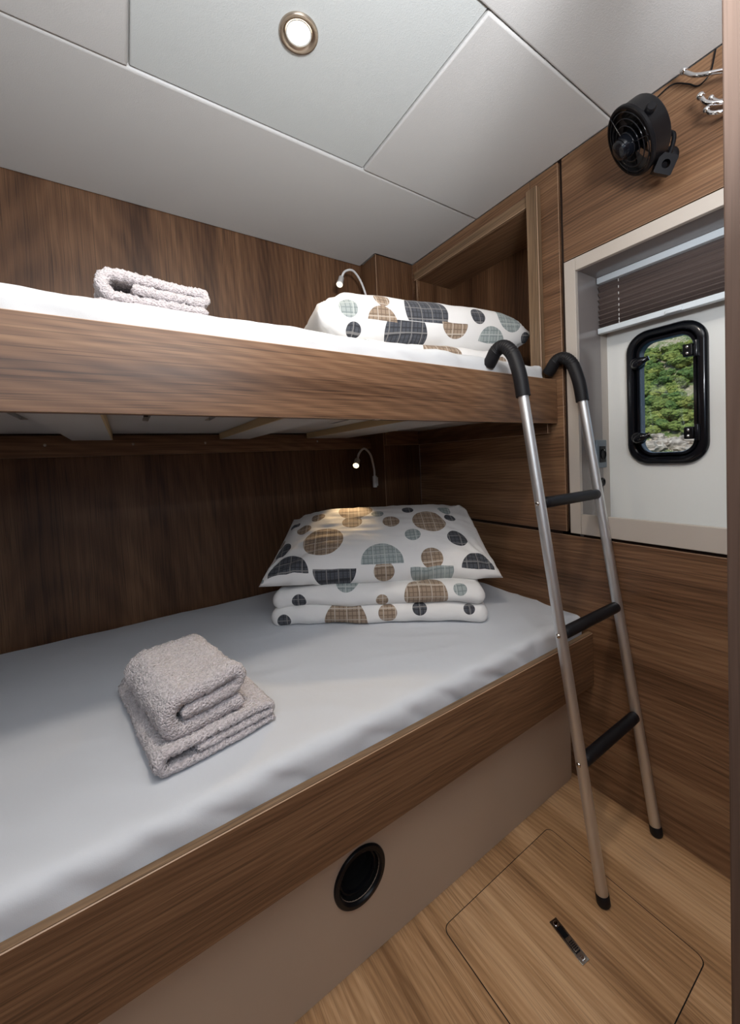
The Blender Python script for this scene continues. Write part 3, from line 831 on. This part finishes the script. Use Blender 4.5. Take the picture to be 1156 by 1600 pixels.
# ------------------------------------------------------------------ ceiling downlight
DC = Vector((-.811, -.770, H+.005))
dl = thing('ceiling_downlight', 'round recessed ceiling downlight with a bronze ring, lit', 'lamp', DC)
obj('ring', lathe('ring', [(.0405, .0003), (.0405, .002), (.0390, .0045), (.0345, .0055), (.0300, .0040), (.0265, .001), (.0262, -.003)], (0, 0, 0), (0, 0, -1), 48), nickel, dl)
obj('lens', lathe('lens', [(0, .0016), (.018, .0010), (.0262, -.0005)], (0, 0, 0), (0, 0, -1), 40), glow_big, dl)
sp = bpy.data.lights.new('downlight_beam', 'AREA'); sp.shape = 'DISK'; sp.size = .05; sp.energy = 1.1; sp.color = (1, .82, .60)
so = bpy.data.objects.new('downlight_beam', sp); COL.objects.link(so); so.parent = dl; so.location = (0, 0, -.007)

# ------------------------------------------------------------------ blind
bx0, bx1 = .122, .1375; BY0, BY1 = YJR+.002, YJ-.002
bl = thing('pleated_blind', 'brown pleated window blind, half raised above the porthole', 'blind', (.13, (BY0+BY1)/2, 1.425))
box('head_rail', (bx0-.004, BY0, 1.583), (bx1, BY1, 1.6025), alu_white, bl, bevel=.0015)
br = box('bottom_rail', (bx0-.004, BY0, 1.4265), (bx1, BY1, 1.4435), alu_white, bl, bevel=.0015)
hb = box('grip', (bx0-.011, -1.119, 1.4265), (bx0-.0041, -1.080, 1.4365), alu_white, br, bevel=.002, off=bl.location)
bf = NT('blind_fabric'); bf.set(Roughness=.85)
nz_ = bf.noise(bf.mapping(bf.coord(), (30, 4, 500)), 1.0, 4); bf.l(bf.ramp(nz_, [(.3, (.085, .062, .056, 1)), (.7, (.155, .118, .108, 1))]), bf.b.inputs['Base Color'])
zz = 1.583; k = 0; vs_, fs_ = [], []
zs = []
nfold = 9
for i in range(2*nfold+1):
    tt_ = i/(2*nfold); z_ = 1.583-(1.583-1.4435)*(tt_**.62 if False else (1-(1-tt_)**1.35)); zs.append(z_)
for i, z_ in enumerate(zs):
    xx = bx0+(.0005 if i % 2 else .0125)
    for y in (BY0+.001, BY1-.001): vs_.append((xx-bl.location.x, y-bl.location.y, z_-bl.location.z))
for i, z_ in enumerate(zs):
    xx = bx0+(.0005 if i % 2 else .0125)+.0006
    for y in (BY0+.001, BY1-.001): vs_.append((xx-bl.location.x, y-bl.location.y, z_-bl.location.z))
n2_ = 2*len(zs)
for i in range(len(zs)-1):
    a = 2*i; fs_.append((a, a+1, a+3, a+2)); fs_.append((n2_+a+2, n2_+a+3, n2_+a+1, n2_+a))
obj('pleats', mesh('pleats', vs_, fs_), bf.m, bl)
for yy in (-.957, -1.37):
    for i in range(1, len(zs)-1, 2):
        obj('cord', tube_mesh('cord', [(bx0-.0004-bl.location.x, yy-bl.location.y, zs[i]+.0045-bl.location.z), (bx0-.0004-bl.location.x, yy-bl.location.y, zs[i]-.0030-bl.location.z)], .0011, 6), white_plastic, bl)

# ------------------------------------------------------------------ sockets on the window jamb
so_ = thing('power_socket', 'grey power socket plate with a black outlet on the window jamb', 'socket', (.119, YJ-.0005, 1.043))
box('plate', (.089, YJ-.0065, .999), (.150, YJ-.0003, 1.089), socket_grey, so_, bevel=.002)
box('outlet', (.103, YJ-.0085, 1.017), (.140, YJ-.0066, 1.069), black_plastic, so_, bevel=.0008)
obj('socket_hole', lathe('socket_hole', [(.0155, .0028), (.0165, .0025), (.0165, .0), (.0155, -.001)], Vector((.1215, YJ-.0085, 1.043))-so_.location, (0, -1, 0), 28), black_gloss, so_)
obj('pin', lathe('pin', [(0, .0052), (.0022, .0050), (.0024, 0)], Vector((.1215, YJ-.0085, 1.056))-so_.location, (0, -1, 0), 12), chrome, so_)
s2 = thing('charging_socket', 'small round black socket below the grey power socket', 'socket', (.128, YJ-.0005, .952))
obj('rim', lathe('rim', [(.0085, .002), (.009, .0052), (.0125, .0052), (.0145, .0032), (.0148, .0004)], (0, 0, 0), (0, -1, 0), 28), black_gloss, s2)
obj('cap', lathe('cap', [(0, .0035), (.0084, .003), (.0084, .001)], (0, 0, 0), (0, -1, 0), 24), black_plastic, s2)

# ------------------------------------------------------------------ cabin fan
FC = Vector((-.125, -1.098, 1.782)); FN = Vector((-.564, .646, -.515)).normalized(); FR_ = .0755
fan = thing('cabin_fan', 'black plastic cabin fan tilted out from the wall under the ceiling', 'fan', (0, -1.11, 1.80))
FO = fan.location
fa_, fb_, _n = frame_of(FN)
def fl(p): return Vector(p)-FO
c0 = fl(FC)
obj('housing', lathe('housing', [(FR_, 0), (FR_*1.03, -.002), (FR_*1.03, -.008), (FR_*.985, -.012), (FR_*.96, -.044), (FR_*.93, -.048), (FR_*.90, -.044), (FR_*.92, -.012), (FR_*.94, 0), (FR_, 0)], c0, FN, 56), black_plastic, fan)
for rr2 in (.34, .52, .70, .87):
    pts = [c0+FN*(.004-.010*rr2+.004)+FR_*rr2*(math.cos(2*math.pi*k/48)*fa_+math.sin(2*math.pi*k/48)*fb_) for k in range(48)]
    obj('guard_ring', tube_mesh('guard_ring', pts, .0013, 8, closed=True), black_gloss, fan)
for k in range(3):
    a = 2*math.pi*k/3+.5; dr = math.cos(a)*fa_+math.sin(a)*fb_
    obj('guard_spoke', tube_mesh('guard_spoke', [c0+FN*.005+dr*.02, c0+dr*FR_*.96], .0014, 8), black_gloss, fan)
obj('hub', lathe('hub', [(0, .030), (.015, .030), (.0205, .026), (.0215, .021), (.0235, .021), (.026, .004), (.026, -.02), (0, -.02)], c0, FN, 28), black_gloss, fan)
obj('motor', lathe('motor', [(0, -.018), (.024, -.018), (.024, -.050), (.018, -.060), (0, -.060)], c0, FN, 28), black_plastic, fan)
for k in range(6):
    a = 2*math.pi*k/6; vs_, fs_ = [], []
    for i in range(7):
        r0 = .021+(FR_*.86-.021)*i/6; wd = .20+.16*math.sin(math.pi*i/7); tw = .020*(1-.4*i/6)
        for s in (-1, 1):
            an = a+s*wd*(1 if s > 0 else .8)+.25*i/6
            for th_ in (0, -.0015):
                vs_.append(c0+FN*(-.028+s*tw*.55+th_)+r0*(math.cos(an)*fa_+math.sin(an)*fb_))
    for i in range(6):
        b_ = i*4; fs_ += [(b_, b_+2, b_+6, b_+4), (b_+5, b_+7, b_+3, b_+1), (b_, b_+4, b_+5, b_+1), (b_+2, b_+3, b_+7, b_+6)]
    fs_ += [(0, 1, 3, 2), (24, 26, 27, 25)]
    obj('blade', mesh('blade', vs_, fs_), black_plastic, fan)
# struts behind the motor, pivots on both sides, yoke arm and wall clamp
for k in range(3):
    a = 2*math.pi*k/3; dr = math.cos(a)*fa_+math.sin(a)*fb_
    obj('rear_strut', tube_mesh('rear_strut', [c0-FN*.042+dr*.022, c0-FN*.042+dr*FR_*.93], .004, 8), black_plastic, fan)
up = (Vector((0, 0, 1))-FN*FN.z).normalized(); sd = up.cross(FN).normalized()
for s in (1, -1):
    obj('pivot', lathe('pivot', [(0, .012), (.008, .012), (.010, .009), (.010, 0)], c0-FN*.020+sd*s*FR_*.97, sd*s, 20), black_plastic, fan)
hp = [Vector(p)-FO for p in ((-.052, -1.128, 1.798), (-.050, -1.148, 1.800), (-.050, -1.1615, 1.790), (-.050, -1.160, 1.768), (-.056, -1.152, 1.742), (-.064, -1.140, 1.738))]
obj('handle', tube_mesh('handle', smooth_path(hp, 40), .0048, 12), black_plastic, fan)
mid = c0-FN*.057
wallp = Vector((-.001, -1.128, 1.772))-FO
obj('arm', tube_mesh('arm', smooth_path([mid, mid.lerp(wallp, .5)+Vector((0, 0, -.004)), wallp], 12), .011, 14), black_plastic, fan)
obj('wall_foot', lathe('wall_foot', [(0, .012), (.016, .012), (.026, .006), (.028, .0003), (0, .0003)], wallp+Vector((.001, 0, 0)), (-1, 0, 0), 28), black_plastic, fan)
# square clamp bracket with a hole, hanging at the lower right
kb = Vector((-.066, -1.148, 1.722))-FO
bm = bmesh.new(); sq = .020
out = rrect(0, 0, 2*sq, 2*sq, .004, 6); inn = rrect(0, 0, .018, .018, .0089, 6)
me = loft('bracket', [(-.009, out), (-.009, inn), (.009, inn), (.009, out)], True)
o_ = obj('bracket', me, black_plastic, fan); o_.location = kb; o_.rotation_euler = (.35, -.35, .75)
obj('bracket_arm', tube_mesh('bracket_arm', smooth_path([kb, kb+Vector((.02, .012, .03)), c0-FN*.028-sd*FR_*.9 if False else c0-FN*.050-up*FR_*.80], 14), .006, 10), black_plastic, fan)
# supply wire
wp = [c0-FN*.03+up*FR_*.95, Vector((-.05, -1.11, 1.895))-FO, Vector((-.012, -1.145, 1.931))-FO, Vector((-.006, -1.175, 1.913))-FO, Vector((-.006, -1.192, 1.894))-FO, Vector((-.006, -1.204, 1.892))-FO, Vector((-.006, -1.219, 1.905))-FO, Vector((-.006, -1.228, 1.945))-FO]
obj('wire', tube_mesh('wire', smooth_path(wp, 60), .0016, 8), black_plastic, fan)

# ------------------------------------------------------------------ coat hooks
def ballarm(t_, pts, r, ball):
    P = smooth_path([Vector(p)-t_.location for p in pts], 30)
    obj('arm', tube_mesh('arm', P, [r*(1.15-.25*i/29) for i in range(30)], 14), chrome, t_)
    obj('knob', lathe('knob', [(ball*math.sin(math.pi*i/12), -ball*math.cos(math.pi*i/12)) for i in range(13)], P[-1], (0, 0, 1), 18), chrome, t_)
def hook_plate(t_, y, z):
    obj('plate', lathe('plate', [(0, .007), (.012, .007), (.017, .004), (.018, .0003), (0, .0003)], Vector((0, y, z))-t_.location, (-1, 0, 0), 28), chrome, t_)
h1 = thing('coat_hook', 'chrome coat hook with a long arm and ball tip beside the fan wire', 'hook', (0, -1.285, 1.87), 'chrome coat hooks')
hook_plate(h1, -1.285, 1.87)
ballarm(h1, [(-.004, -1.285, 1.872), (-.03, -1.270, 1.858), (-.048, -1.235, 1.868), (-.052, -1.206, 1.884), (-.052, -1.190, 1.902), (-.051, -1.183, 1.913)], .0046, .0085)
h2 = thing('coat_hook', 'chrome coat hook with short curled prongs below the long-armed hook', 'hook', (0, -1.275, 1.80), 'chrome coat hooks')
hook_plate(h2, -1.275, 1.80)
ballarm(h2, [(-.004, -1.275, 1.806), (-.030, -1.262, 1.797), (-.046, -1.240, 1.801), (-.050, -1.222, 1.815), (-.050, -1.213, 1.835)], .0050, .0080)
ballarm(h2, [(-.004, -1.275, 1.806), (-.020, -1.262, 1.806), (-.030, -1.240, 1.812), (-.030, -1.226, 1.830)], .0044, .0062)
ballarm(h2, [(-.004, -1.275, 1.790), (-.030, -1.262, 1.780), (-.046, -1.245, 1.778), (-.050, -1.230, 1.786), (-.050, -1.223, 1.798)], .0044, .0068)

# ------------------------------------------------------------------ vent in the plinth
VC = Vector((-.8075, YB-.0002, .1905))
ve = thing('round_vent', 'round black vent set in the cream panel under the lower bunk', 'vent', VC)
obj('ring', lathe('ring', [(.0615, .0), (.0615, .003), (.0595, .0055), (.0520, .0065), (.0490, .004), (.0475, -.004), (.0468, -.014)], (0, 0, 0), (0, -1, 0), 56), black_plastic, ve)
obj('cup', lathe('cup', [(.0466, -.0005), (.0455, -.012), (.0400, -.018), (.0385, -.036), (.030, -.042), (0, -.044)], (0, 0, 0), (0, -1, 0), 48), matt_black, ve)
obj('inner_ring', lathe('inner_ring', [(.0460, -.010), (.0435, -.0085), (.0405, -.0090), (.0398, -.017)], (0, 0, 0), (0, -1, 0), 48), black_plastic, ve)

# ------------------------------------------------------------------ floor hatch with recessed ring pull
hx0, hx1, hy0, hy1 = -.633, -.231, -1.52, -.904
fh = thing('floor_hatch', 'lift-out oak floor hatch with a rounded corner joint', 'hatch', ((hx0+hx1)/2, -1.08, 0))
hy0 = -1.259
def rrxy(x0, x1, y0, y1, r, seg=6):
    out = []
    for qx, qy, a0 in ((1, 1, 0), (-1, 1, 90), (-1, -1, 180), (1, -1, 270)):
        for k in range(seg+1):
            a = math.radians(a0+90*k/seg)
            out.append(((x1-r if qx > 0 else x0+r)+r*math.cos(a), (y1-r if qy > 0 else y0+r)+r*math.sin(a)))
    return out
def slab(name, pts, z0, z1, m, parent, bev=0):
    bm = bmesh.new(); off = parent.location
    fa = bm.faces.new([bm.verts.new((x-off.x, y-off.y, z0-off.z)) for x, y in pts]); ex = bmesh.ops.extrude_face_region(bm, geom=[fa])
    for v in [e for e in ex['geom'] if isinstance(e, bmesh.types.BMVert)]: v.co.z = z1-off.z
    if bev:
        bmesh.ops.bevel(bm, geom=[e for e in bm.edges if all(abs(v.co.z-(z1-off.z)) < 1e-6 for v in e.verts)], offset=bev, segments=2, affect='EDGES')
    return obj(name, bm_mesh(name, bm), m, parent)
fhb = slab('joint', rrxy(hx0, hx1, hy0, hy1, .016), .0001, .0004, black_plastic, fh)
slab('panel', rrxy(hx0+.0018, hx1-.0018, hy0+.0018, hy1-.0018, .015), .0001, .0007, wood_floor, fh)
# ring pull
pa, pb = Vector((-.4225, -1.038, 0)), Vector((-.4345, -1.121, 0))
pull = thing('flush_pull', 'narrow stainless flush pull in the floor hatch', 'handle', ((pa+pb)/2+Vector((0, 0, .0009))))
dv = (pb-pa); ln = dv.length; an = math.atan2(dv.y, dv.x); pull.rotation_euler = (0, 0, an)
def pbox(name, lo, hi, m, bev=.0006): return box(name, lo, hi, m, pull, bevel=bev, off=(0, 0, 0))
hl = ln/2
pbox('plate', (-hl, -.0105, 0), (hl, .0105, .0022), steel)
pbox('recess', (-hl+.016, -.0065, .00225), (hl-.018, .0065, .0026), black_plastic, 0)
pbox('lever', (-.004, -.0055, .0027), (hl-.020, .0055, .0042), steel)
for i in range(5): pbox('rib', (.004+i*.0035, -.0052, .00425), (.0055+i*.0035, .0052, .0052), black_plastic, .0002)
for s in (-1, 1):
    obj('screw', lathe('screw', [(0, .0008), (.002, .0012), (.0045, .0010), (.0055, 0)], (s*(hl-.0085), 0, .0022), (0, 0, 1), 18), chrome, pull)

# ------------------------------------------------------------------ outside: steep wooded shore seen through the porthole
def ground_z(x, y):
    return max(0, x-100)*.62 + 1.6*fbm((x*.05, y*.05, 0), 1.0, 3) + .9*fbm((x*.2, y*.2, 5), 1.0, 3) - .3
gt = NT('hillside_ground'); gc = gt.coord()
gn = gt.noise(gc, .35, 5); gn2 = gt.noise(gc, 1.6, 5)
gcol = gt.ramp(gn, [(.40, (.30, .25, .17, 1)), (.52, (.14, .17, .05, 1)), (.62, (.07, .11, .03, 1))])
gcol = gt.mix(gt.ramp(gn2, [(.56, (0, 0, 0, 1)), (.62, (1, 1, 1, 1))]), gcol, (.50, .42, .34, 1))
gt.l(gcol, gt.b.inputs['Base Color']); gt.set(Roughness=.95)
vs_, fs_ = [], []; NX_, NY_ = 50, 70
for i in range(NX_+1):
    for j in range(NY_+1):
        x = 98+70*i/NX_; y = -20+140*j/NY_; vs_.append((x, y, ground_z(x, y)))
for i in range(NX_):
    for j in range(NY_):
        a = i*(NY_+1)+j; fs_.append((a, a+NY_+1, a+NY_+2, a+1))
hill = obj('hillside', mesh('hillside', vs_, fs_, True), gt.m); tag(hill, 'sunlit rocky hillside seen through the porthole', kind='structure')
sea_m = plain('sea_water', (.03, .09, .13, 1), .12, bump=(.8, .5, .3))
sea = box('sea', (1.2, -60, -1.3), (103, 140, -1.2), sea_m); tag(sea, 'dark blue sea outside the porthole', kind='structure')
def tree_mat(name, a, b, c):
    t = NT(name); co = t.coord(); n_ = t.noise(co, 2.3, 6, 0, .7)
    t.l(t.ramp(n_, [(.32, a), (.5, b), (.68, c)]), t.b.inputs['Base Color']); t.set(Roughness=.9); t.bump(t.noise(co, 5, 5), 1.0, .3); return t.m
tms = [tree_mat('foliage_olive', (.030, .050, .010, 1), (.13, .18, .035, 1), (.27, .31, .08, 1)), tree_mat('foliage_green', (.018, .040, .012, 1), (.075, .135, .030, 1), (.17, .24, .06, 1)), tree_mat('foliage_yellow', (.05, .065, .012, 1), (.20, .23, .045, 1), (.36, .37, .11, 1))]
bark = plain('bark', (.10, .075, .055, 1), .9)
def crown_mesh(seed):
    bm = bmesh.new(); rnd = random.Random(seed)
    for k in range(6):
        r = bmesh.ops.create_icosphere(bm, subdivisions=3, radius=1)
        c = Vector((rnd.uniform(-.6, .6), rnd.uniform(-.6, .6), rnd.uniform(-.25, .35))) if k else Vector((0, 0, 0)); s = rnd.uniform(.45, .7)
        for v in r['verts']:
            n_ = v.co.normalized(); d = 1+.45*noise.noise(n_*2.2+Vector((seed*3.3, k*1.7, 0)))+.30*noise.noise(n_*6+Vector((seed, k, 4)))
            v.co = c+Vector((n_.x*s*d, n_.y*s*d, n_.z*s*d*.72))
    return bm_mesh('crown', bm, False)
crowns = [crown_mesh(i) for i in range(5)]
trunk = tube_mesh('trunk', [(0, 0, -1.6), (.04, 0, -.8), (0, .03, .1)], [.10, .08, .04], 8)
rnd = random.Random(21); ntree = 0
def slope_pos(tx, ty): return tx, ty, ground_z(tx, ty)
tree_labels = {0: 'olive green pine on the hillside beyond the porthole', 1: 'dark green pine on the hillside beyond the porthole', 2: 'yellowish green pine on the hillside beyond the porthole'}
for i in range(150):
    x = 106.5+46*(i/150)+rnd.uniform(-1, 1); ray = rnd.uniform(.275, .44)
    y = -1.54+(x+1.167)*ray
    z = ground_z(x, y); s = rnd.uniform(1.3, 2.5); mi = rnd.choice([0, 0, 1, 2])
    if rnd.random() < .10: continue
    t_ = thing('pine_tree', tree_labels[mi], 'tree', (x, y, z), 'pines on the far shore')
    cm = crowns[i % 5]
    c_ = bpy.data.objects.new('crown', cm); COL.objects.link(c_); c_.parent = t_; c_.location = (0, 0, s*.9); c_.scale = (s, s, s); c_.rotation_euler = (0, 0, rnd.uniform(0, 6))
    if not cm.materials: cm.materials.append(tms[0])
    c_.material_slots[0].link = 'OBJECT'; c_.material_slots[0].material = tms[mi]
    k_ = bpy.data.objects.new('trunk', trunk); COL.objects.link(k_); k_.parent = t_; k_.location = (0, 0, s*.9); k_.scale = (s*.8, s*.8, s*.8)
    if not trunk.materials: trunk.materials.append(bark)
rockm = NT('shore_rock'); rc = rockm.coord(); rockm.l(rockm.ramp(rockm.noise(rc, 1.2, 6), [(.35, (.22, .18, .15, 1)), (.55, (.45, .38, .32, 1)), (.7, (.62, .55, .47, 1))]), rockm.b.inputs['Base Color']); rockm.set(Roughness=.9)
for i in range(14):
    bm = bmesh.new(); bmesh.ops.create_icosphere(bm, subdivisions=3, radius=1)
    for v in bm.verts:
        n_ = v.co.normalized(); v.co = n_*(1+.5*noise.cell(n_*1.7+Vector((i, 0, 0)))*.6+.35*noise.noise(n_*2+Vector((i*2.0, 1, 3)))); v.co.z *= .7
    x = 101+rnd.uniform(0, 4.5); y = -1.54+(x+1.167)*rnd.uniform(.28, .40); s = rnd.uniform(1.2, 2.6)
    o_ = obj('shore_rock', bm_mesh('shore_rock', bm), rockm.m); o_.location = (x, y, ground_z(x, y)+s*.1); o_.scale = (s, s*1.2, s); o_.rotation_euler = (0, 0, rnd.uniform(0, 6))
    tag(o_, 'pale rock at the waterline beyond the porthole', 'rock', 'rocks on the far shore')
